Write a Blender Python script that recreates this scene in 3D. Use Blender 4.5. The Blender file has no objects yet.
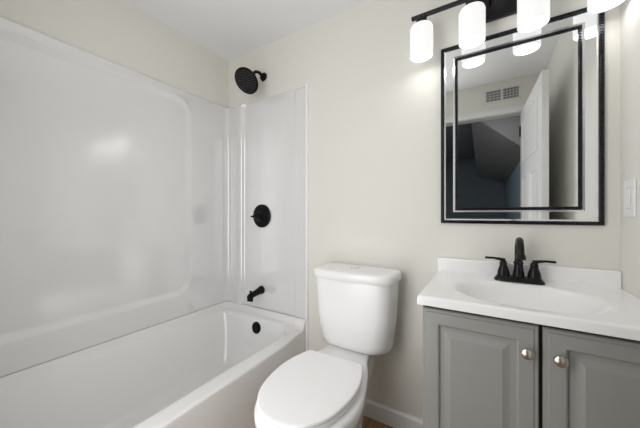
import bpy, bmesh, math, random
from mathutils import Vector, Matrix

C = bpy.context.scene.collection
SC = bpy.context.scene
PI = math.pi
random.seed(4)

# ------------------------------------------------------------------ camera
cam_d = bpy.data.cameras.new('camera')
cam_d.sensor_width = 36.0
cam_d.lens = 270.1 / 640 * 36.0
cam_d.clip_start = 0.01
cam = bpy.data.objects.new('camera', cam_d)
C.objects.link(cam)
cam.location = (1.713, -1.436, 1.130)
cam.rotation_euler = (PI / 2, 0, math.radians(31.28))
SC.camera = cam

# ------------------------------------------------------------------ world, light, exposure
SHADE_STRENGTH = 0.72
BULB_STRENGTH = 6.0
FILL_POWER = 12.5
HALL_POWER = 3.0
w = bpy.data.worlds.new('world'); SC.world = w; w.use_nodes = True
w.node_tree.nodes['Background'].inputs[0].default_value = (0.55, 0.6, 0.7, 1)
w.node_tree.nodes['Background'].inputs[1].default_value = 0.05
fd = bpy.data.lights.new('soft_fill', 'AREA')
fd.shape = 'RECTANGLE'; fd.size = 0.62; fd.size_y = 1.9; fd.energy = FILL_POWER; fd.color = (1.0, 1.0, 1.0)
fo = bpy.data.objects.new('soft_fill', fd); C.objects.link(fo)
fo.location = (1.0, -1.46, 1.20); fo.rotation_euler = (PI / 2, 0, math.radians(-8))      # faces the back wall
hd_ = bpy.data.lights.new('hall_fill', 'AREA'); hd_.shape = 'DISK'; hd_.size = 0.25; hd_.energy = HALL_POWER
ho = bpy.data.objects.new('hall_fill', hd_); C.objects.link(ho); ho.location = (0.75, -2.6, 2.19)  # added fill without a fixture, lifts the dark hall
SC.view_settings.view_transform = 'Standard'
SC.view_settings.look = 'None'
SC.view_settings.gamma = 1.0
SC.view_settings.use_curve_mapping = False
SC.view_settings.exposure = 0.15
SC.cycles.max_bounces = 14
SC.cycles.diffuse_bounces = 8
SC.cycles.glossy_bounces = 6

# ------------------------------------------------------------------ room numbers
W = 2.145          # right wall
H = 2.324          # ceiling
YF = -1.515        # door wall
RIM = 0.40

# ------------------------------------------------------------------ materials
def principled(name, col, rough=0.5, metal=0.0, coat=0.0, spec=0.5):
    m = bpy.data.materials.new(name); m.use_nodes = True
    b = m.node_tree.nodes['Principled BSDF']
    b.inputs['Base Color'].default_value = (*col, 1)
    b.inputs['Roughness'].default_value = rough
    b.inputs['Metallic'].default_value = metal
    b.inputs['Coat Weight'].default_value = coat
    b.inputs['Specular IOR Level'].default_value = spec
    return m

def add_noise_bump(m, scale=40, strength=0.05, detail=3, dist=0.01, stretch=None):
    nt = m.node_tree
    tc = nt.nodes.new('ShaderNodeTexCoord')
    n = nt.nodes.new('ShaderNodeTexNoise')
    n.inputs['Scale'].default_value = scale; n.inputs['Detail'].default_value = detail
    b = nt.nodes.new('ShaderNodeBump')
    b.inputs['Strength'].default_value = strength; b.inputs['Distance'].default_value = dist
    if stretch:
        mp = nt.nodes.new('ShaderNodeMapping'); mp.inputs['Scale'].default_value = stretch
        nt.links.new(tc.outputs['Object'], mp.inputs[0]); nt.links.new(mp.outputs[0], n.inputs['Vector'])
    else:
        nt.links.new(tc.outputs['Object'], n.inputs['Vector'])
    nt.links.new(n.outputs['Fac'], b.inputs['Height'])
    nt.links.new(b.outputs['Normal'], nt.nodes['Principled BSDF'].inputs['Normal'])
    return m

def add_tint(m, col_a, col_b, scale=3, detail=2, stretch=None):
    nt = m.node_tree
    tc = nt.nodes.new('ShaderNodeTexCoord')
    n = nt.nodes.new('ShaderNodeTexNoise')
    n.inputs['Scale'].default_value = scale; n.inputs['Detail'].default_value = detail
    r = nt.nodes.new('ShaderNodeValToRGB')
    r.color_ramp.elements[0].position = 0.35; r.color_ramp.elements[1].position = 0.65
    r.color_ramp.elements[0].color = (*col_a, 1); r.color_ramp.elements[1].color = (*col_b, 1)
    if stretch:
        mp = nt.nodes.new('ShaderNodeMapping'); mp.inputs['Scale'].default_value = stretch
        nt.links.new(tc.outputs['Object'], mp.inputs[0]); nt.links.new(mp.outputs[0], n.inputs['Vector'])
    else:
        nt.links.new(tc.outputs['Object'], n.inputs['Vector'])
    nt.links.new(n.outputs['Fac'], r.inputs[0])
    nt.links.new(r.outputs[0], nt.nodes['Principled BSDF'].inputs['Base Color'])
    return m

def emission(name, col, strength):
    m = bpy.data.materials.new(name); m.use_nodes = True
    b = m.node_tree.nodes['Principled BSDF']
    b.inputs['Base Color'].default_value = (*col, 1)
    b.inputs['Roughness'].default_value = 0.3
    b.inputs['Emission Color'].default_value = (*col, 1)
    b.inputs['Emission Strength'].default_value = strength
    return m

M = {}
M['wall'] = add_noise_bump(principled('cream_wall_paint', (0.755, 0.742, 0.692), 0.6), 220, 0.06, 2, 0.002)
M['ceiling'] = add_noise_bump(principled('ceiling_paint', (0.86, 0.86, 0.875), 0.75), 160, 0.08, 2, 0.002)
M['trim'] = principled('white_trim_paint', (0.82, 0.82, 0.82), 0.35)
M['acrylic'] = add_noise_bump(principled('white_gloss_acrylic', (0.75, 0.75, 0.75), 0.15, coat=1.0, spec=0.9), 7, 0.10, 2, 0.01)
M['acrylic'].node_tree.nodes['Principled BSDF'].inputs['Coat IOR'].default_value = 1.75
M['acrylic'].node_tree.nodes['Principled BSDF'].inputs['Coat Roughness'].default_value = 0.13
M['tub'] = principled('white_tub_enamel', (0.79, 0.79, 0.785), 0.14, coat=0.3)
M['china'] = principled('white_vitreous_china', (0.88, 0.88, 0.88), 0.2, coat=0.15)
M['seat'] = principled('white_seat_plastic', (0.93, 0.93, 0.935), 0.25)
M['marble'] = principled('white_cultured_marble', (0.92, 0.92, 0.92), 0.2, coat=0.1)
M['gray'] = add_noise_bump(principled('grey_cabinet_paint', (0.30, 0.302, 0.287), 0.42), 90, 0.03, 3, 0.002)
M['dark_gap'] = principled('gap_shade_and_backing', (0.03, 0.03, 0.028), 0.8)  # near-black paints in the shade of gaps; also backs the mirror
M['bronze'] = principled('matte_black_bronze', (0.008, 0.0075, 0.008), 0.30, 0.3, spec=0.4)
M['black'] = principled('matte_black_metal', (0.004, 0.004, 0.004), 0.36, 0.0, spec=0.15)
M['nozzle'] = principled('grey_rubber_nozzle', (0.16, 0.16, 0.17), 0.5)
M['nickel'] = principled('brushed_nickel', (0.62, 0.58, 0.50), 0.28, 1.0)
M['chrome'] = principled('polished_chrome', (0.85, 0.85, 0.86), 0.12, 1.0)
M['mirror'] = principled('mirror_silver', (0.90, 0.92, 0.915), 0.0, 1.0)
M['bead'] = principled('black_beaded_frame', (0.028, 0.028, 0.034), 0.2, 0.6)
M['bevel'] = principled('bright_bevelled_glass_edge', (0.9, 0.91, 0.93), 0.18, 1.0)
M['fixture'] = principled('dark_bronze_fixture', (0.022, 0.020, 0.024), 0.35, 0.5)
M['shade'] = emission('frosted_glass_shade_lit', (1.0, 0.995, 0.985), SHADE_STRENGTH)
M['shade'].node_tree.nodes['Principled BSDF'].inputs['Base Color'].default_value = (0.25, 0.25, 0.25, 1)
M['diffuser'] = emission('bright_frosted_shade_mouth', (1.0, 0.99, 0.97), 9.0)
M['bulb'] = emission('lit_bulb', (1.0, 0.98, 0.95), BULB_STRENGTH)
M['plastic'] = principled('white_switch_plastic', (0.86, 0.86, 0.87), 0.3)
M['vent'] = principled('white_vent_enamel', (0.72, 0.72, 0.70), 0.4)
M['hall'] = principled('dimmed_blue_grey_hall', (0.30, 0.36, 0.41), 0.7)  # hall colours darkened to stand in for the dim light there
M['hall_knee'] = principled('dimmed_slate_blue_hall', (0.38, 0.49, 0.58), 0.7)
M['hall_slope'] = principled('dimmed_grey_hall_ceiling', (0.38, 0.39, 0.41), 0.7)
M['floor'] = add_tint(principled('brown_wood_floor', (0.25, 0.15, 0.08), 0.4), (0.20, 0.105, 0.042), (0.38, 0.22, 0.10), 6, 5, (14, 1.2, 1))
M['seam'] = principled('grey_caulk_seam', (0.42, 0.42, 0.40), 0.7)

# ------------------------------------------------------------------ helpers
def link(name, bm, mat, parent=None, sharp=40, bevel=0, subsurf=0):
    bmesh.ops.recalc_face_normals(bm, faces=bm.faces[:])
    me = bpy.data.meshes.new(name)
    for f in bm.faces: f.smooth = True
    bm.to_mesh(me); bm.free()
    me.set_sharp_from_angle(angle=math.radians(sharp))
    me.materials.append(mat)
    o = bpy.data.objects.new(name, me); C.objects.link(o)
    if parent is not None:
        o.parent = parent
        if parent.type == 'EMPTY':
            o.matrix_parent_inverse = Matrix.Translation(-parent.location)
    if bevel:
        b = o.modifiers.new('bevel', 'BEVEL'); b.width = bevel; b.segments = 3
        b.limit_method = 'ANGLE'; b.angle_limit = math.radians(35); b.harden_normals = False
    if subsurf:
        s = o.modifiers.new('subsurf', 'SUBSURF'); s.levels = subsurf; s.render_levels = subsurf
    return o

def thing(name, label, cat, loc=(0, 0, 0), group=None):
    o = bpy.data.objects.new(name, None); C.objects.link(o)
    o.location = loc; o.empty_display_size = 0.05
    o['label'] = label; o['category'] = cat
    if group: o['group'] = group
    return o

def struct(name, bm, mat, parent=None, **k):
    o = link(name, bm, mat, parent, **k)
    if parent is None: o['kind'] = 'structure'
    return o

def box(bm, x0, x1, y0, y1, z0, z1):
    v = [bm.verts.new((x, y, z)) for z in (z0, z1) for y in (y0, y1) for x in (x0, x1)]
    for f in ((0, 1, 3, 2), (4, 6, 7, 5), (0, 4, 5, 1), (2, 3, 7, 6), (0, 2, 6, 4), (1, 5, 7, 3)):
        bm.faces.new([v[i] for i in f])
    return v

def boxes(*bs):
    bm = bmesh.new()
    for b in bs: box(bm, *b)
    return bm

def frame_of(d):
    d = Vector(d).normalized()
    a = Vector((0, 0, 1)) if abs(d.z) < 0.9 else Vector((0, 1, 0))
    u = a.cross(d).normalized(); v = d.cross(u)
    return d, u, v

def loft(bm, rings, cap0=True, cap1=True, closed=True):
    vs = [[bm.verts.new(p) for p in r] for r in rings]
    n = len(vs[0])
    for a, b in zip(vs, vs[1:]):
        for i in range(n if closed else n - 1):
            j = (i + 1) % n
            bm.faces.new((a[i], a[j], b[j], b[i]))
    if cap0: bm.faces.new(vs[0][::-1])
    if cap1: bm.faces.new(vs[-1])
    return vs

def lathe(bm, origin, axis, prof, n=32, caps=True):
    """prof: list of (distance along axis, radius)"""
    d, u, v = frame_of(axis); o = Vector(origin)
    rings = []
    for h, r in prof:
        rings.append([o + d * h + (u * math.cos(2 * PI * i / n) + v * math.sin(2 * PI * i / n)) * max(r, 1e-5) for i in range(n)])
    loft(bm, rings, caps, caps)

def tube(bm, pts, radii, n=16, squash=1.0):
    pts = [Vector(p) for p in pts]
    if not hasattr(radii, '__len__'): radii = [radii] * len(pts)
    rings = []; prev_u = None
    for i, p in enumerate(pts):
        t = (pts[min(i + 1, len(pts) - 1)] - pts[max(i - 1, 0)]).normalized()
        if prev_u is None: _, u, _ = frame_of(t)
        else:
            u = prev_u - t * prev_u.dot(t); u.normalize()
        v = t.cross(u); prev_u = u
        r = radii[i]
        rings.append([p + (u * math.cos(2 * PI * k / n) + v * math.sin(2 * PI * k / n) * squash) * r for k in range(n)])
    loft(bm, rings)

def catmull(pts, per=8, closed=False):
    P = [Vector(p) for p in pts]; out = []; n = len(P)
    for i in range(n if closed else n - 1):
        a, b, c, d = (P[(i - 1) % n], P[i], P[(i + 1) % n], P[(i + 2) % n]) if closed else \
                     (P[max(i - 1, 0)], P[i], P[i + 1], P[min(i + 2, n - 1)])
        for k in range(per):
            t = k / per
            out.append(0.5 * ((2 * b) + (c - a) * t + (2 * a - 5 * b + 4 * c - d) * t * t + (3 * b - a - 3 * c + d) * t ** 3))
    if not closed: out.append(P[-1])
    return out

def rrect(x0, x1, y0, y1, r, z=0.0, nc=8, ns=10, rf=None):
    """rounded rectangle, same vertex count whatever the size; counter-clockwise from the right-bottom corner"""
    r = max(min(r, (x1 - x0) / 2 - 1e-4, (y1 - y0) / 2 - 1e-4), 1e-4)
    pts = []
    q = r if rf is None else rf      # radius of the two corners on the +x side
    cs = [((x1 - q, y0 + q), -PI / 2, q), ((x1 - q, y1 - q), 0, q), ((x0 + r, y1 - r), PI / 2, r), ((x0 + r, y0 + r), PI, r)]
    for i in range(4):
        (cx, cy), a0, r = cs[i]
        arc = [(cx + r * math.cos(a0 + PI / 2 * k / nc), cy + r * math.sin(a0 + PI / 2 * k / nc)) for k in range(nc + 1)]
        pts += arc
        (nx, ny), b0, r2 = cs[(i + 1) % 4]
        e = (nx + r2 * math.cos(b0), ny + r2 * math.sin(b0)); s = arc[-1]
        for k in range(1, ns):
            t = k / ns; pts.append((s[0] + (e[0] - s[0]) * t, s[1] + (e[1] - s[1]) * t))
    return [Vector((x, y, z)) for x, y in pts]

def smooth(a, b, x):
    t = min(max((x - a) / (b - a), 0), 1); return t * t * (3 - 2 * t)

# ------------------------------------------------------------------ room shell
T = 0.10
struct('floor', boxes((-T, W + T, -1.62, T, -0.05, 0)), M['floor'])
struct('ceiling', boxes((-T, W + T, -1.62, T, H, H + 0.08)), M['ceiling'])
struct('wall_left', boxes((-T, 0, -1.62, T, 0, H)), M['wall'])
struct('wall_back', boxes((0, W, 0, T, 0, H)), M['wall'])
struct('wall_right', boxes((W, W + T, -1.62, T, 0, H)), M['wall'])
DX0, DX1, DZ = 1.17, 2.002, 2.022
struct('wall_front', boxes((0, DX0 - 0.015, -1.62, YF, 0, H), (DX1 + 0.015, W, -1.62, YF, 0, H),
                           (DX0 - 0.015, DX1 + 0.015, -1.62, YF, DZ + 0.015, H)), M['wall'])
# door casing and jamb
def casing():
    bm = bmesh.new()
    cw, ct = 0.058, 0.014
    for s in (1,):
        y0, y1 = YF, YF + ct
        box(bm, DX0 - cw, DX0 - 0.004, y0, y1, 0, DZ + 0.004)
        box(bm, DX1 + 0.004, DX1 + cw, y0, y1, 0, DZ + 0.004)
        box(bm, DX0 - cw, DX1 + cw, y0, y1, DZ + 0.004, DZ + cw)
        box(bm, DX0 - cw, DX1 + cw, y1, y1 + 0.005, DZ + cw - 0.014, DZ + cw)
    box(bm, DX0 - 0.015, DX0, -1.62, YF, 0, DZ)
    box(bm, DX1, DX1 + 0.015, -1.62, YF, 0, DZ)
    box(bm, DX0 - 0.015, DX1 + 0.015, -1.62, YF, DZ, DZ + 0.015)
    return bm
struct('trim_1', casing(), M['trim'], bevel=0.002)
def baseboard(x0, x1, y0, y1, axis):
    bm = bmesh.new()
    if axis == 'back':
        pr = [(0, 0), (-0.013, 0), (-0.013, 0.078), (-0.009, 0.086), (-0.006, 0.090), (0, 0.090)]
        loft(bm, [[Vector((x, y0 + a, z)) for a, z in pr] for x in (x0, x1)])
    elif axis == 'right':
        pr = [(0, 0), (-0.013, 0), (-0.013, 0.078), (-0.009, 0.086), (-0.006, 0.090), (0, 0.090)]
        loft(bm, [[Vector((x0 + a, y, z)) for a, z in pr] for y in (y0, y1)])
    else:
        pr = [(0, 0), (0.013, 0), (0.013, 0.078), (0.009, 0.086), (0.006, 0.090), (0, 0.090)]
        loft(bm, [[Vector((x, y0 + a, z)) for a, z in pr] for x in (x0, x1)])
    return bm
struct('baseboard_back', baseboard(0.772, 1.527, 0, 0, 'back'), M['trim'], sharp=25)
struct('baseboard_right', baseboard(W, W, -1.515, -0.475, 'right'), M['trim'], sharp=25)
struct('baseboard_front', baseboard(0.775, DX0 - 0.06, YF, YF, 'front'), M['trim'], sharp=25)

# hall beyond the doorway: flat ceiling on the left, sloped ceiling down to a knee wall on the right
HY = -4.55
struct('floor_hall', boxes((0.2, 2.3, HY - 0.1, -1.62, -0.05, 0)), M['floor'])
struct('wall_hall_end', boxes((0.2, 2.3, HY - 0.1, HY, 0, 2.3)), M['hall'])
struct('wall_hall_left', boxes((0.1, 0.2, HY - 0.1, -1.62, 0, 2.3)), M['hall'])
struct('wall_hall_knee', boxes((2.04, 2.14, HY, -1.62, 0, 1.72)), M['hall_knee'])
bm = bmesh.new()
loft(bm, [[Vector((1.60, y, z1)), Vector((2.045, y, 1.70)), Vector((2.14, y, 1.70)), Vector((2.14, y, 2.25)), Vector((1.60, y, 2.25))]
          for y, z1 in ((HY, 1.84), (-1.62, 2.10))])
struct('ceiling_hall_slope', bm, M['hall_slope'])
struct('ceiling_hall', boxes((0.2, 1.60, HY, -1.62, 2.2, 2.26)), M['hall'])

# ------------------------------------------------------------------ door leaf, open against the right wall
def door_leaf():
    L, Hd, th = 0.81, 2.008, 0.034
    bm = bmesh.new()
    box(bm, 0, L, -th, 0, 0.008, Hd)                # local: x along the leaf, y=0 face looks at the room
    pan = [(0.11, 0.70, 1.55, 1.915), (0.11, 0.36, 0.22, 1.44), (0.45, 0.70, 0.22, 1.44)]
    for side in (0, 1):
        for a, b, c, d in pan:
            y = 0 if side == 0 else -th; s = 1 if side == 0 else -1
            prof = [(0, 0.0), (0.004, 0.007), (0.014, 0.007), (0.024, 0.001), (0.024, 0.0)]
            loft(bm, [[Vector((a + i, y + s * h, c + i)), Vector((b - i, y + s * h, c + i)), Vector((b - i, y + s * h, d - i)), Vector((a + i, y + s * h, d - i))] for i, h in prof], False, False)
    return bm
ang = math.atan2(0.809, 0.031)
dm = Matrix.Translation((1.984, -1.512, 0)) @ Matrix.Rotation(ang, 4, 'Z')
bm = door_leaf(); bm.transform(dm)
door = struct('door_1', bm, M['trim'], bevel=0.0015)
for s in (1, -1):
    bm = bmesh.new()
    lathe(bm, (0.75, 0.0 if s > 0 else -0.034, 0.92), (0, s, 0), [(0, 0.030), (0.006, 0.028), (0.008, 0.012), (0.03, 0.011), (0.036, 0.022), (0.05, 0.027), (0.062, 0.022), (0.066, 0.0)])
    bm.transform(dm)
    link('door_knob', bm, M['black'], door)
for z in (0.2, 1.0, 1.8):
    bm = bmesh.new(); lathe(bm, (1.980, -1.492, z), (0, 0, 1), [(0, 0.006), (0.09, 0.006)], 12)
    link('hinge', bm, M['black'], door)

# ------------------------------------------------------------------ bathtub
tub = thing('bathtub', 'white alcove bathtub along the left wall with black overflow cover', 'bathtub', (0.38, -0.757, 0))
def tub_ring(xl, xr, yn, yf, r, zb, zf, bow=0.0, rf=None):
    pts = rrect(xl, xr, yf, yn, r, 0, 8, 90, rf)
    for p in pts:
        t = smooth(xr - 0.024, xr - 0.004, p.x)
        tz = t * smooth(0.014, 0.042, min(-p.y, p.y + 1.515))
        p.z = zb + (zf - zb) * tz
        if bow: p.x += bow * t * smooth(0.0, 0.30, -p.y) * smooth(1.515, 1.215, -p.y)
    return pts
bm = bmesh.new()
B = 0.025
loft(bm, [
    tub_ring(0.004, 0.741, -0.004, -1.511, 0.006, 0.0, 0.0, B),
    tub_ring(0.004, 0.741, -0.004, -1.511, 0.006, 0.30, 0.30, B),
    tub_ring(0.004, 0.741, -0.004, -1.511, 0.006, 0.375, 0.375, B),
    tub_ring(0.004, 0.741, -0.004, -1.511, 0.006, 0.448, 0.390, B),
    tub_ring(0.005, 0.739, -0.005, -1.509, 0.02, 0.458, 0.397, B, 0.007),
    tub_ring(0.010, 0.733, -0.010, -1.503, 0.045, 0.458, 0.400, B, 0.006),
    tub_ring(0.019, 0.719, -0.020, -1.494, 0.052, 0.458, 0.401, B, 0.006),
    tub_ring(0.023, 0.711, -0.026, -1.488, 0.054, 0.450, 0.401, B * 0.6, 0.008),
    tub_ring(0.026, 0.705, -0.031, -1.478, 0.058, 0.428, 0.401, B * 0.2, 0.012),
    tub_ring(0.031, 0.696, -0.046, -1.466, 0.075, 0.419, 0.401, 0, 0.04),
    tub_ring(0.038, 0.686, -0.062, -1.450, 0.09, 0.415, 0.400),
    tub_ring(0.044, 0.680, -0.072, -1.440, 0.09, 0.405, 0.395),
    tub_ring(0.049, 0.676, -0.078, -1.432, 0.09, 0.385, 0.380),
    tub_ring(0.070, 0.668, -0.086, -1.405, 0.09, 0.32, 0.32),
    tub_ring(0.092, 0.652, -0.102, -1.350, 0.09, 0.22, 0.22),
    tub_ring(0.114, 0.634, -0.124, -1.300, 0.09, 0.13, 0.13),
    tub_ring(0.126, 0.622, -0.140, -1.275, 0.09, 0.095, 0.095),
    tub_ring(0.142, 0.606, -0.160, -1.250, 0.08, 0.076, 0.076),
    tub_ring(0.170, 0.580, -0.190, -1.215, 0.08, 0.068, 0.068),
    tub_ring(0.240, 0.510, -0.300, -1.100, 0.08, 0.064, 0.064),
    tub_ring(0.330, 0.420, -0.600, -0.800, 0.04, 0.062, 0.062),
], True, True)
link('tub_shell', bm, M['tub'], tub, sharp=60)
bm = bmesh.new()
lathe(bm, (0.382, -0.079, 0.352), (0, -1, 0.14), [(0, 0.039), (0.007, 0.039), (0.010, 0.036), (0.012, 0.020), (0.012, 0)])
link('overflow_plate', bm, M['black'], tub)
bm = bmesh.new()
lathe(bm, (0.385, -0.30, 0.061), (0, 0, 1), [(0, 0.035), (0.006, 0.034), (0.008, 0.028), (0.006, 0.024), (0.010, 0.018), (0.012, 0)])
link('drain', bm, M['black'], tub)

# ------------------------------------------------------------------ tub surround: moulded wall panels with recessed fields
sur = thing('tub_surround', 'glossy white moulded wall surround above the bathtub with recessed fields', 'shower surround', (0.0, -0.757, 0.4535))
ZS0, ZS1 = 0.459, 1.950
BT = 0.016      # border thickness off the wall
def sd_rr(u, v, u0, u1, v0, v1, r):
    cx, cy = (u0 + u1) / 2, (v0 + v1) / 2
    qx, qy = abs(u - cx) - (u1 - u0) / 2 + r, abs(v - cy) - (v1 - v0) / 2 + r
    return math.hypot(max(qx, 0), max(qy, 0)) + min(max(qx, qy), 0) - r
def rec_long(y, z):     # y position
    return 0.011 * smooth(0.0, -0.045, sd_rr(y, z, -1.285, -0.318, 0.588, 1.900, 0.12))
def rec_end(x, z):
    # corner column stands proud, then a wide field, then a slightly raised strip along the outer edge
    return -0.016 * smooth(0.065, 0.160, x) + 0.024 * smooth(0.0, -0.034, sd_rr(x, z, 0.168, 1.2, 0.2, 1.985, 0.08)) - 0.004 * smooth(0.645, 0.665, x)
def spaced(a, b, dense, step=0.03, fine=0.003, reach=0.045):
    """parameters from a to b, finer near the positions in dense"""
    out = [a]; s = 1 if b > a else -1
    while (b - out[-1]) * s > 1e-6:
        p = out[-1]
        near = min([abs(p - d) for d in dense] + [9])
        out.append(p + s * (fine if near < reach else step))
    out[-1] = b
    return out
ZL = spaced(ZS0, ZS1, [0.605, 1.87, 1.80, 1.92, 0.67])
CR = 0.045      # corner cove radius
def panel(name, stations, rec):
    """stations: list of (position, inward normal, coordinate for the recess function or None)"""
    bm = bmesh.new(); cols = []
    for p, n, c in stations:
        col = [Vector((p[0], p[1], ZS0)) + Vector((n[0], n[1], 0)) * 0.003]
        for z in ZL:
            d = BT - (rec(c, z) if c is not None else 0)
            d = max(d - 0.012 * smooth(ZS1 - 0.012, ZS1, z), 0.0035)
            col.append(Vector((p[0] + n[0] * d, p[1] + n[1] * d, z)))
        col.append(Vector((p[0] + n[0] * 0.003, p[1] + n[1] * 0.003, ZS1 + 0.002)))
        cols.append(col)
    loft(bm, cols, False, False, closed=False)
    return link(name, bm, M['acrylic'], sur, sharp=50)
def cove(cx, cy, a0, a1, k=12):
    # concave quarter round; surface sits at radius CR from (cx,cy); expressed as base point + BT*n
    out = []
    for i in range(k + 1):
        a = a0 + (a1 - a0) * i / k
        d = Vector((math.cos(a), math.sin(a)))
        n = -d
        p = Vector((cx, cy)) + d * CR - n * BT
        out.append((p, n, None))
    return out
ys = spaced(-1.515 + BT + CR, -BT - CR, [-1.27, -1.23, -0.335, -0.355])
c0 = cove(BT + CR, -1.515 + BT + CR, 1.5 * PI, PI)
c1 = cove(BT + CR, -BT - CR, PI, 0.5 * PI)
panel('long_panel', c0[6:] + [((0, y), (1, 0), y) for y in ys[1:-1]] + c1[:7], rec_long)
XE = 0.7435
xs = spaced(BT + CR, XE, [0.12, 0.16, 0.20, 0.65])
panel('end_panel', c1[6:] + [((x, 0), (0, -1), x) for x in xs[1:]], rec_end)
panel('end_panel', [((x, -1.515), (0, 1), x) for x in xs[::-1][:-1]] + c0[:7], rec_end)
for n_, (yb, s) in enumerate(((0, -1), (-1.515, 1))):
    bm = bmesh.new()
    pr = [(0.0, 0.001), (0.0, 0.015), (0.002, 0.018), (0.006, 0.019), (0.010, 0.017), (0.0115, 0.013), (0.012, 0.001)]
    loft(bm, [[Vector((XE + a, yb + s * d, z)) for a, d in pr] for z in (0.001, 1.951, 1.954)])
    struct('trim_%d' % (n_ + 2), bm, M['seat'], sharp=50)  # whiter than the panels, painting in the lamp light on this edge
# caulk line where the panels meet the tub ledge
bm = bmesh.new()
tube(bm, [(0.0165, -1.40, 0.4602), (0.0165, -0.062, 0.4602)] + [(0.0165 + 0.045 * (1 - math.cos(a)), -0.0165 - 0.045 * (1 - math.sin(a)), 0.4602) for a in [PI / 2 * k / 8 for k in range(1, 9)]] + [(0.10, -0.022, 0.4602), (0.15, -0.028, 0.4602), (0.17, -0.026, 0.4602), (0.20, -0.012, 0.4602), (0.735, -0.0125, 0.4602)], 0.0016, 6)
link('seam_caulk', bm, M['seam'], sur)

# ------------------------------------------------------------------ shower head, valve, spout
sh = thing('rain_shower', 'black round rain shower head on a short arm high on back wall', 'shower head', (0.372, 0, 2.105))
bm = bmesh.new(); lathe(bm, (0.372, -0.001, 2.105), (0, -1, 0), [(0, 0.030), (0.004, 0.030), (0.012, 0.024), (0.016, 0.013), (0.017, 0)])
link('flange', bm, M['black'], sh)
HN = Vector((0.06, -0.72, -0.69)).normalized()      # direction the nozzles point
HC = Vector((0.372, -0.168, 2.004))                 # centre of the nozzle face
neck = HC - HN * 0.062
bm = bmesh.new()
tube(bm, catmull([(0.372, -0.012, 2.105), (0.372, -0.050, 2.116), (0.372, -0.090, 2.098), neck], 6), 0.0105, 14)
link('shower_arm', bm, M['black'], sh)
bm = bmesh.new()
lathe(bm, HC, -HN, [(0.0, 0.0), (0.0, 0.081), (0.003, 0.085), (0.010, 0.085), (0.016, 0.077), (0.024, 0.045), (0.034, 0.020), (0.048, 0.015), (0.058, 0.017), (0.066, 0.014), (0.070, 0)], 48)
hd = link('head', bm, M['black'], sh)
bm = bmesh.new()
d_, u_, v_ = frame_of(HN)
for ring_i in range(1, 7):
    r = 0.0117 * ring_i; k = 6 * ring_i if ring_i < 4 else 5 * ring_i
    for i in range(k):
        a = 2 * PI * i / k
        lathe(bm, HC + (u_ * math.cos(a) + v_ * math.sin(a)) * r, HN, [(0, 0.0026), (0.003, 0.0018)], 6)
o = link('nozzles', bm, M['nozzle'], hd)

vl = thing('shower_valve', 'round black shower valve plate with lever on the end panel', 'shower valve', (0.365, -0.011, 1.116))
bm = bmesh.new(); lathe(bm, (0.365, -0.0105, 1.116), (0, -1, 0), [(0, 0.082), (0.006, 0.082), (0.011, 0.076), (0.013, 0.045), (0.016, 0.038), (0.022, 0.034), (0.022, 0)], 48)
link('escutcheon', bm, M['black'], vl)
bm = bmesh.new()
lathe(bm, (0.365, -0.032, 1.116), (0, -1, 0), [(0, 0.030), (0.020, 0.027), (0.036, 0.022), (0.042, 0.014), (0.043, 0)])
tube(bm, [(0.365, -0.060, 1.116), (0.338, -0.064, 1.114), (0.318, -0.067, 1.112)], [0.014, 0.011, 0.010], 12, 0.7)
link('lever_handle', bm, M['black'], vl)

sp = thing('tub_spout', 'black tub spout with diverter knob low on the end panel', 'tub spout', (0.362, -0.011, 0.592))
bm = bmesh.new()
rings = []
def spout_ring(y, zc, rx, rz): return [Vector((0.362 + rx * math.cos(a), y, zc + rz * math.sin(a))) for a in [2 * PI * i / 20 for i in range(20)]]
loft(bm, [spout_ring(-0.0105, 0.592, 0.029, 0.029), spout_ring(-0.0169, 0.592, 0.029, 0.029), spout_ring(-0.0256, 0.592, 0.026, 0.026), spout_ring(-0.0617, 0.584, 0.023, 0.021),
          spout_ring(-0.1004, 0.578, 0.021, 0.019), spout_ring(-0.1219, 0.572, 0.021, 0.021), spout_ring(-0.1322, 0.567, 0.020, 0.020), spout_ring(-0.1365, 0.563, 0.012, 0.012)])
tube(bm, [(0.362, -0.115, 0.577), (0.362, -0.119, 0.556), (0.362, -0.123, 0.540)], [0.019, 0.020, 0.021], 18)
link('spout_body', bm, M['black'], sp)
bm = bmesh.new(); lathe(bm, (0.362, -0.118, 0.590), (0, 0, 1), [(0, 0.005), (0.010, 0.005), (0.011, 0.009), (0.018, 0.009), (0.020, 0.006), (0.020, 0)], 16)
link('diverter_knob', bm, M['black'], sp)

# ------------------------------------------------------------------ toilet
TX = 1.130
toi = thing('toilet', 'white two-piece toilet with closed lid between bathtub and grey vanity', 'toilet', (TX, -0.40, 0))
TURN = math.radians(2.4)       # the bowl sits very slightly turned on its flange
def turned(p):
    dx, dy = p.x - TX, p.y + 0.25
    return Vector((TX - 0.004 + dx * math.cos(TURN) - dy * math.sin(TURN), -0.25 + dx * math.sin(TURN) + dy * math.cos(TURN), p.z))
def lid_outline(grow, z):
    half = [(0, -0.790 - grow), (0.062, -0.779 - grow), (0.108, -0.743 - grow * 0.8), (0.149 + grow * 0.8, -0.680), (0.171 + grow, -0.590), (0.175 + grow, -0.510), (0.165 + grow, -0.440),
            (0.150 + grow, -0.390), (0.139 + grow, -0.362), (0.133 + grow, -0.351 + grow * 0.5), (0.121 + grow, -0.345 + grow), (0.06, -0.343 + grow), (0, -0.342 + grow)]
    ctrl = [Vector((TX + a, b, z)) for a, b in half] + [Vector((TX - a, b, z)) for a, b in half[-2:0:-1]]
    return [turned(p) for p in catmull(ctrl, 5, True)]
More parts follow.
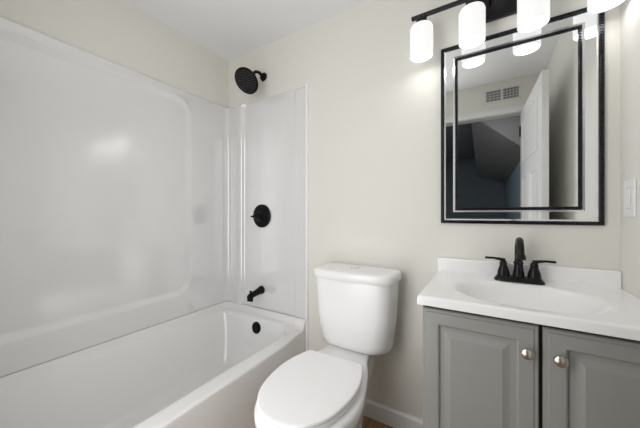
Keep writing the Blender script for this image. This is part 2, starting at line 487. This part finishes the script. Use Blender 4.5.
def egg(hw, yf, yb, hb, z, ymid=None, n=64):
    """outline with a rounded front tip at yf, straight back of half width hb at yb, widest hw"""
    ym = ymid if ymid is not None else yf + (yb - yf) * 0.52
    half = [(0, yf), (hw * 0.40, yf + (ym - yf) * 0.085), (hw * 0.72, yf + (ym - yf) * 0.31), (hw * 0.93, yf + (ym - yf) * 0.63), (hw, ym),
            (hb + 0.62 * (hw - hb), ym + (yb - ym) * 0.36), (hb + 0.12 * (hw - hb), ym + (yb - ym) * 0.64), (hb + 0.002, yb - 0.016), (hb - 0.016, yb), (hb * 0.45, yb), (0, yb)]
    ctrl = [Vector((TX + a, b, z)) for a, b in half] + [Vector((TX - a, b, z)) for a, b in half[-2:0:-1]]
    return [turned(p) for p in catmull(ctrl, 5, True)]
# bowl and pedestal with the deck under the tank
bm = bmesh.new()
loft(bm, [
    egg(0.109, -0.600, -0.150, 0.075, 0.0000, -0.395),
    egg(0.107, -0.600, -0.150, 0.073, 0.0210, -0.395),
    egg(0.097, -0.585, -0.155, 0.065, 0.0630, -0.395),
    egg(0.097, -0.593, -0.150, 0.075, 0.1470, -0.415),
    egg(0.109, -0.633, -0.130, 0.086, 0.2310, -0.445),
    egg(0.141, -0.703, -0.085, 0.100, 0.3150, -0.495),
    egg(0.188, -0.776, -0.055, 0.104, 0.3727, -0.525),
    egg(0.197, -0.798, -0.045, 0.100, 0.4095, -0.535),
    egg(0.197, -0.801, -0.040, 0.103, 0.4284, -0.535),
    egg(0.193, -0.798, -0.041, 0.103, 0.4389, -0.535),
    egg(0.182, -0.786, -0.045, 0.097, 0.4431, -0.535),
])
link('bowl', bm, M['china'], toi, sharp=70)
# seat ring and lid
def slab_loft(z0, z1, grow, rnd):
    def e(i, z): return lid_outline(grow - i, z)
    return [e(rnd, z0), e(rnd * 0.3, z0 + rnd * 0.3), e(0, z0 + rnd), e(0, z1 - rnd), e(rnd * 0.3, z1 - rnd * 0.3), e(rnd, z1), e(rnd * 3, z1 + 0.001), [Vector((TX + (p.x - TX) * 0.4, -0.55 + (p.y + 0.55) * 0.4, z1 + 0.003)) for p in e(0, z1)]]
bm = bmesh.new(); loft(bm, slab_loft(0.4445, 0.462, -0.003, 0.003)[:6]); link('seat', bm, M['seat'], toi, sharp=60)
bm = bmesh.new(); loft(bm, slab_loft(0.4645, 0.480, 0.0, 0.005)); link('seat_lid', bm, M['seat'], toi, sharp=60)
for s in (-1, 1):
    bm = bmesh.new(); tube(bm, [(TX + s * 0.050, -0.330, 0.456), (TX + s * 0.095, -0.330, 0.456)], 0.0115, 14)
    link('hinge', bm, M['seat'], toi)
for s in (-1, 1):
    bm = bmesh.new(); lathe(bm, (TX + s * 0.120, -0.33, 0.0), (0, 0, 1), [(0, 0.016), (0.012, 0.015), (0.020, 0.010), (0.022, 0)], 18)
    link('bolt_cap', bm, M['china'], toi)
# tank: bowed front, tapering downwards
def tank_ring(hw, yf, yb, z, bulge, r=0.05):
    pts = rrect(-hw, hw, yf, yb, r, z, 8, 12)
    for p in pts:
        t = (p.y - yb) / (yf - yb)
        p.y -= bulge * max(t, 0) * (1 - (p.x / hw) ** 2)
        p.x += TX + 0.003
    return pts
bm = bmesh.new()
loft(bm, [
    tank_ring(0.130, -0.165, -0.050, 0.4445, 0.012, 0.05),
    tank_ring(0.172, -0.185, -0.035, 0.447, 0.018, 0.085),
    tank_ring(0.188, -0.196, -0.026, 0.458, 0.020, 0.085),
    tank_ring(0.195, -0.200, -0.022, 0.485, 0.022, 0.08),
    tank_ring(0.205, -0.206, -0.020, 0.620, 0.023, 0.06),
    tank_ring(0.212, -0.210, -0.020, 0.797, 0.023, 0.05),
])
link('tank', bm, M['china'], toi, sharp=60)
bm = bmesh.new()
loft(bm, [
    tank_ring(0.211, -0.208, -0.020, 0.7985, 0.022, 0.05),
    tank_ring(0.2215, -0.2205, -0.013, 0.7995, 0.024, 0.055),
    tank_ring(0.223, -0.222, -0.012, 0.802, 0.025, 0.055),
    tank_ring(0.223, -0.222, -0.012, 0.831, 0.025, 0.055),
    tank_ring(0.220, -0.219, -0.014, 0.839, 0.025, 0.055),
    tank_ring(0.210, -0.209, -0.020, 0.843, 0.024, 0.05),
    tank_ring(0.170, -0.180, -0.040, 0.8445, 0.02, 0.04),
])
link('tank_lid', bm, M['china'], toi, sharp=60)
bm = bmesh.new()
lathe(bm, (TX + 0.003, -0.125, 0.8435), (0, 0, 1), [(0, 0.026), (0.004, 0.026), (0.006, 0.023), (0.005, 0.021), (0.007, 0.019), (0.008, 0)], 28)
link('flush_button', bm, M['chrome'], toi)

# ------------------------------------------------------------------ vanity cabinet
VX0, VX1 = 1.531, 2.141
van = thing('vanity_cabinet', 'grey two-door vanity cabinet under the white sink top', 'cabinet', ((VX0 + VX1) / 2, -0.23, 0))
FY = -0.450     # face of the cabinet box
ZT = 0.8255
link('cabinet_body', boxes(
    (VX0, VX0 + 0.016, FY, -0.004, 0, ZT), (VX1 - 0.016, VX1, FY, -0.004, 0, ZT),
    (VX0 + 0.016, VX1 - 0.016, -0.012, -0.004, 0, ZT), (VX0 + 0.016, VX1 - 0.016, FY + 0.002, -0.012, 0.09, 0.106),
    (VX0 + 0.016, VX1 - 0.016, FY + 0.05, FY + 0.062, 0, 0.09)), M['gray'], van, bevel=0.001)
link('face_frame', boxes((VX0 + 0.0165, VX1 - 0.0165, FY + 0.001, FY + 0.018, 0.785, ZT - 0.001),
                         (1.838, 1.862, FY + 0.001, FY + 0.018, 0.106, 0.785)), M['dark_gap'], van)  # dark colour paints the shade in the gaps around the doors
def cab_door(x0, x1, z0, z1, name='door'):
    bm = bmesh.new()
    prof = [(0, 0), (0, 0.011), (0.003, 0.0145), (0.010, 0.0150), (0.013, 0.0185), (0.016, 0.0190), (0.047, 0.0190), (0.051, 0.0165), (0.054, 0.0095), (0.064, 0.0090), (0.070, 0.0105), (0.083, 0.0165), (0.086, 0.0180)]
    loft(bm, [[Vector((x0 + i, FY - 0.0005 - h, z0 + i)), Vector((x1 - i, FY - 0.0005 - h, z0 + i)), Vector((x1 - i, FY - 0.0005 - h, z1 - i)), Vector((x0 + i, FY - 0.0005 - h, z1 - i))] for i, h in prof])
    return link(name, bm, M['gray'], van, sharp=18)
d1 = cab_door(VX0 + 0.003, 1.8455, 0.095, 0.8130)
d2 = cab_door(1.8545, VX1 - 0.003, 0.095, 0.8130)
for d, x in ((d1, 1.817), (d2, 1.888)):
    bm = bmesh.new()
    lathe(bm, (x, FY - 0.0195, 0.738), (0, -1, 0), [(0, 0.009), (0.003, 0.008), (0.006, 0.0055), (0.012, 0.006), (0.015, 0.0125), (0.019, 0.0155), (0.024, 0.0145), (0.028, 0.009), (0.0295, 0)], 28)
    link('knob', bm, M['nickel'], d)

# ------------------------------------------------------------------ vanity top with moulded basin
top = thing('washbasin', 'white sink top with moulded oval basin and backsplash on grey vanity', 'sink', (1.83, -0.25, 0.826))
CX0, CX1, CY0, CY1, CZ = 1.519, 2.1435, -0.486, -0.003, 0.856
def edge_coords(a, b, n, both):
    e = [0.0, 0.001, 0.0025, 0.005, 0.009]
    mid = [a + 0.009 + (b - 0.009 * (2 if both else 1) - a) * i / n for i in range(1, n)] if both else [a + 0.009 + (b - a - 0.009) * i / n for i in range(1, n + 1)]
    out = [a + t for t in e] + mid
    if both: out += [b - t for t in e[::-1]]
    return out
bxs = edge_coords(CX0, CX1, 96, False); bys = edge_coords(CY0, CY1, 76, False)
def basin(x, y):
    r = math.hypot((x - 1.828) / 0.212, (y + 0.270) / 0.168)
    z = CZ
    q = 0.115 * (1 - r ** 2.3); k = 0.012
    z -= (q + math.sqrt(q * q + k * k)) / 2 * smooth(1.7, 1.05, r)
    dx, dy = x - CX0, y - CY0
    for d in (dx, dy):
        if d < 0.009: z -= 0.009 - math.sqrt(max(0.009 ** 2 - (0.009 - d) ** 2, 0))
    return z
bm = bmesh.new()
grid = [[bm.verts.new((x, y, basin(x, y))) for x in bxs] for y in bys]
for j in range(len(bys) - 1):
    for i in range(len(bxs) - 1):
        bm.faces.new((grid[j][i], grid[j][i + 1], grid[j + 1][i + 1], grid[j + 1][i]))
per = [grid[0][i] for i in range(len(bxs))] + [grid[j][-1] for j in range(1, len(bys))] + [grid[-1][i] for i in range(len(bxs) - 2, -1, -1)] + [grid[j][0] for j in range(len(bys) - 2, 0, -1)]
low = [bm.verts.new((v.co.x, v.co.y, 0.826)) for v in per]
low2 = []
for i in range(len(per)):
    j = (i + 1) % len(per); bm.faces.new((per[j], per[i], low[i], low[j]))
link('counter_slab', bm, M['marble'], top, sharp=60)
bm = boxes((CX0, CX1, -0.020, -0.002, CZ - 0.004, 0.919))
link('backsplash', bm, M['marble'], top, bevel=0.003)
bm = bmesh.new(); lathe(bm, (1.828, -0.270, 0.7412), (0, 0, 1), [(0, 0.024), (0.004, 0.023), (0.005, 0.017), (0.009, 0.015), (0.010, 0)], 24)
link('drain_stopper', bm, M['bronze'], top)

# ------------------------------------------------------------------ faucet
FX, FYY = 1.833, -0.073
fau = thing('faucet', 'black two-handle faucet with arched spout behind the sink basin', 'faucet', (FX, FYY, CZ))
bm = bmesh.new()
def fr(hx, hy, z): return rrect(FX - hx, FX + hx, FYY - hy, FYY + hy, hy * 0.75, z, 6, 6)
loft(bm, [fr(0.083, 0.030, CZ + 0.0005), fr(0.084, 0.031, CZ + 0.003), fr(0.083, 0.030, CZ + 0.007), fr(0.079, 0.026, CZ + 0.011), fr(0.076, 0.0235, CZ + 0.017), fr(0.074, 0.022, CZ + 0.019)])
link('base_plate', bm, M['bronze'], fau, sharp=35)
ZB = CZ + 0.019
def hub_prof(s=1.0): return [(0, 0.0225 * s), (0.006, 0.0225 * s), (0.020, 0.0205 * s), (0.036, 0.0150 * s), (0.046, 0.0125 * s), (0.048, 0.0145 * s), (0.052, 0.0145 * s), (0.054, 0.0115 * s), (0.060, 0.0115 * s), (0.062, 0.008 * s), (0.062, 0)]
bm = bmesh.new()
lathe(bm, (FX, FYY, ZB), (0, 0, 1), [(0, 0.0205), (0.010, 0.0200), (0.030, 0.0165), (0.050, 0.0150), (0.054, 0.0175), (0.059, 0.0175), (0.061, 0.0150), (0.064, 0.0140), (0.064, 0)])
pth = catmull([(FX, FYY, ZB + 0.060), (FX, FYY, ZB + 0.100), (FX, FYY - 0.006, ZB + 0.130), (FX, FYY - 0.030, ZB + 0.150), (FX, FYY - 0.060, ZB + 0.143), (FX, FYY - 0.078, ZB + 0.120), (FX, FYY - 0.086, ZB + 0.094)], 6)
tube(bm, pth, [0.0135 - 0.002 * i / len(pth) for i in range(len(pth))], 18)
lathe(bm, (FX, FYY - 0.083, ZB + 0.101), (0, -0.24, -0.97), [(0, 0.0125), (0.004, 0.0155), (0.020, 0.0165), (0.022, 0.014), (0.022, 0)], 20)
link('spout', bm, M['bronze'], fau, sharp=35)
bm = bmesh.new(); lathe(bm, (FX, FYY + 0.021, ZB - 0.001), (0, 0, 1), [(0, 0.003), (0.045, 0.003), (0.046, 0.006), (0.054, 0.006), (0.056, 0.003), (0.056, 0)], 12)
link('lift_rod', bm, M['bronze'], fau)
for s in (-1, 1):
    hx = FX + s * 0.051
    bm = bmesh.new(); lathe(bm, (hx, FYY, ZB), (0, 0, 1), hub_prof())
    h = link('handle', bm, M['bronze'], fau, sharp=35)
    bm = bmesh.new()
    tube(bm, [(hx - s * 0.006, FYY, ZB + 0.063), (hx + s * 0.012, FYY, ZB + 0.066), (hx + s * 0.035, FYY, ZB + 0.069), (hx + s * 0.060, FYY - 0.002, ZB + 0.069), (hx + s * 0.066, FYY - 0.002, ZB + 0.069)], [0.0095, 0.0085, 0.0065, 0.0070, 0.0055], 12, 0.75)
    link('lever', bm, M['bronze'], h)

# ------------------------------------------------------------------ wall mirror
X0, X1, Z0, Z1 = 1.534, 2.100, 1.086, 1.926
mir = thing('wall_mirror', 'rectangular wall mirror with mirrored border between two black beaded frames', 'mirror', ((X0 + X1) / 2, 0, Z0))
def rect_ring(i, y): return [Vector((X0 + i, y, Z0 + i)), Vector((X1 - i, y, Z0 + i)), Vector((X1 - i, y, Z1 - i)), Vector((X0 + i, y, Z1 - i))]
def beaded(i0, i1, y0, y1, pitch=0.0105):
    bm = bmesh.new()
    loft(bm, [rect_ring(i0, y0), rect_ring(i0, y1), rect_ring(i1, y1), rect_ring(i1, y0)], False, False)
    c = (i0 + i1) / 2; hw = (i1 - i0) / 2 * 0.9
    R = rect_ring(c, y1)
    for k in range(4):
        a, b = R[k], R[(k + 1) % 4]; d = b - a; n = int(d.length / pitch); t = d.normalized()
        side = Vector((t.z, 0, -t.x))
        for q in range(n):
            p = a + d * ((q + 0.5) / n); hl = pitch * 0.40
            base = [bm.verts.new(p + t * sx * hl + side * sy * hw) for sx, sy in ((-1, -1), (1, -1), (1, 1), (-1, 1))]
            up = [bm.verts.new(p + t * sx * hl * 0.55 + side * sy * hw * 0.6 + Vector((0, -0.0035, 0))) for sx, sy in ((-1, -1), (1, -1), (1, 1), (-1, 1))]
            for e in range(4): bm.faces.new((base[e], base[(e + 1) % 4], up[(e + 1) % 4], up[e]))
            bm.faces.new(up)
    return bm
link('back_board', boxes((X0 + 0.004, X1 - 0.004, -0.008, -0.002, Z0 + 0.004, Z1 - 0.004)), M['dark_gap'], mir)
link('outer_frame', beaded(0.0, 0.0130, -0.002, -0.015), M['bead'], mir, sharp=20)
link('inner_frame', beaded(0.0620, 0.0735, -0.0085, -0.015), M['bead'], mir, sharp=20)
R0, R1 = rect_ring(0.0215, -0.0135), rect_ring(0.0535, -0.0135)
for k in range(4):
    j = (k + 1) % 4; bm = bmesh.new()
    q = [R0[k], R0[j], R1[j], R1[k]]
    loft(bm, [[p + Vector((0, 0.004, 0)) for p in q], q])
    link('mirror_border', bm, M['mirror'], mir, sharp=20)
for i0, i1, ya, yb in ((0.0130, 0.0215, -0.0110, -0.0135), (0.0535, 0.0620, -0.0135, -0.0110)):
    bm = bmesh.new()
    loft(bm, [rect_ring(i0, -0.0085), rect_ring(i0, ya), rect_ring(i1, yb), rect_ring(i1, -0.0085)], False, False)
    link('bevel_line', bm, M['bevel'], mir, sharp=20)
i = 0.0735
link('mirror_glass', boxes((X0 + i, X1 - i, -0.0115, -0.0085, Z0 + i, Z1 - i)), M['mirror'], mir, sharp=20)

# ------------------------------------------------------------------ vanity light
LY = -0.105
SX = [1.462, 1.668, 1.876, 2.082]
lit = thing('vanity_light', 'four-shade vanity light bar with lit frosted cylinders above the mirror', 'wall light', (1.772, 0, 2.05))
link('backplate', boxes((1.660, 1.885, -0.022, -0.001, 1.992, 2.112)), M['fixture'], lit, bevel=0.004)
link('light_bar', boxes((SX[0] - 0.045, SX[3] + 0.045, LY - 0.009, LY + 0.009, 2.052, 2.066)), M['fixture'], lit, bevel=0.002)
for x in (1.735, 1.810):
    bm = bmesh.new(); tube(bm, [(x, -0.018, 2.059), (x, LY + 0.006, 2.059)], 0.006, 12)
    link('arm', bm, M['fixture'], lit)
for x in (1.690, 1.855):
    bm = bmesh.new(); lathe(bm, (x, -0.022, 2.052), (0, -1, 0), [(0, 0.005), (0.003, 0.004), (0.004, 0)], 12)
    link('screw', bm, M['chrome'], lit)
for x in SX:
    bm = bmesh.new()
    lathe(bm, (x, LY, 1.868), (0, 0, 1), [(0.0, 0.046), (0.0, 0.050), (0.004, 0.0505), (0.130, 0.0505), (0.139, 0.047), (0.144, 0.036), (0.144, 0.028), (0.138, 0.028), (0.128, 0.046), (0.0, 0.046)], 40, False)
    s = link('shade', bm, M['shade'], lit, sharp=40)
    bm = bmesh.new(); lathe(bm, (x, LY, 1.8705), (0, 0, 1), [(0, 0.0), (0, 0.0455), (0.002, 0.0455), (0.002, 0)], 40)
    link('diffuser', bm, M['diffuser'], s)
    bm = bmesh.new(); lathe(bm, (x, LY, 2.010), (0, 0, 1), [(0, 0.024), (0.034, 0.024), (0.040, 0.020), (0.043, 0)], 24)
    link('socket_cap', bm, M['fixture'], s)
    bm = bmesh.new(); lathe(bm, (x, LY, 1.905), (0, 0, 1), [(0, 0), (0.004, 0.014), (0.018, 0.026), (0.036, 0.029), (0.060, 0.022), (0.085, 0.014), (0.110, 0.014), (0.112, 0)], 20)
    link('bulb', bm, M['bulb'], s)

# ------------------------------------------------------------------ light switch on the right wall
sw = thing('light_switch', 'white rocker light switch on right wall beside the mirror', 'light switch', (W, -0.087, 1.184))
link('switch_plate', boxes((W - 0.006, W - 0.0005, -0.127, -0.047, 1.120, 1.248)), M['plastic'], sw, bevel=0.002)
link('rocker_gap', boxes((W - 0.0064, W - 0.0058, -0.1055, -0.0685, 1.1485, 1.2195)), M['seam'], sw)
link('rocker', boxes((W - 0.0095, W - 0.006, -0.104, -0.070, 1.150, 1.218)), M['plastic'], sw, bevel=0.0012)
for z in (1.136, 1.232):
    bm = bmesh.new(); lathe(bm, (W - 0.006, -0.087, z), (-1, 0, 0), [(0, 0.003), (0.0008, 0.0025), (0.001, 0)], 10)
    link('screw', bm, M['plastic'], sw)

# ------------------------------------------------------------------ air vent over the doorway
vt = thing('air_vent', 'white louvred air vent on wall above the doorway, seen in mirror', 'air vent', (1.85, YF, 2.205))
link('vent_frame', boxes((1.705, 1.995, YF, YF + 0.006, 2.142, 2.158), (1.705, 1.995, YF, YF + 0.006, 2.252, 2.268),
                         (1.705, 1.728, YF, YF + 0.006, 2.158, 2.252), (1.972, 1.995, YF, YF + 0.006, 2.158, 2.252),
                         (1.843, 1.857, YF, YF + 0.006, 2.158, 2.252)), M['vent'], vt, bevel=0.0015)
for a, b in ((1.728, 1.843), (1.857, 1.972)):
    link('duct_shade', boxes((a, b, YF + 0.0003, YF + 0.0012, 2.158, 2.252)), M['dark_gap'], vt)  # dark sheet on the wall paints the shade behind the grille
    bm = bmesh.new(); n = 11
    for k in range(n):
        x = a + (b - a) * (k + 0.5) / n
        box(bm, x - 0.0017, x + 0.0017, YF + 0.0012, YF + 0.0055, 2.158, 2.252)
    for k in range(1, 4):
        z = 2.158 + 0.094 * k / 4
        box(bm, a, b, YF + 0.0012, YF + 0.003, z - 0.0015, z + 0.0015)
    link('grille', bm, M['vent'], vt)
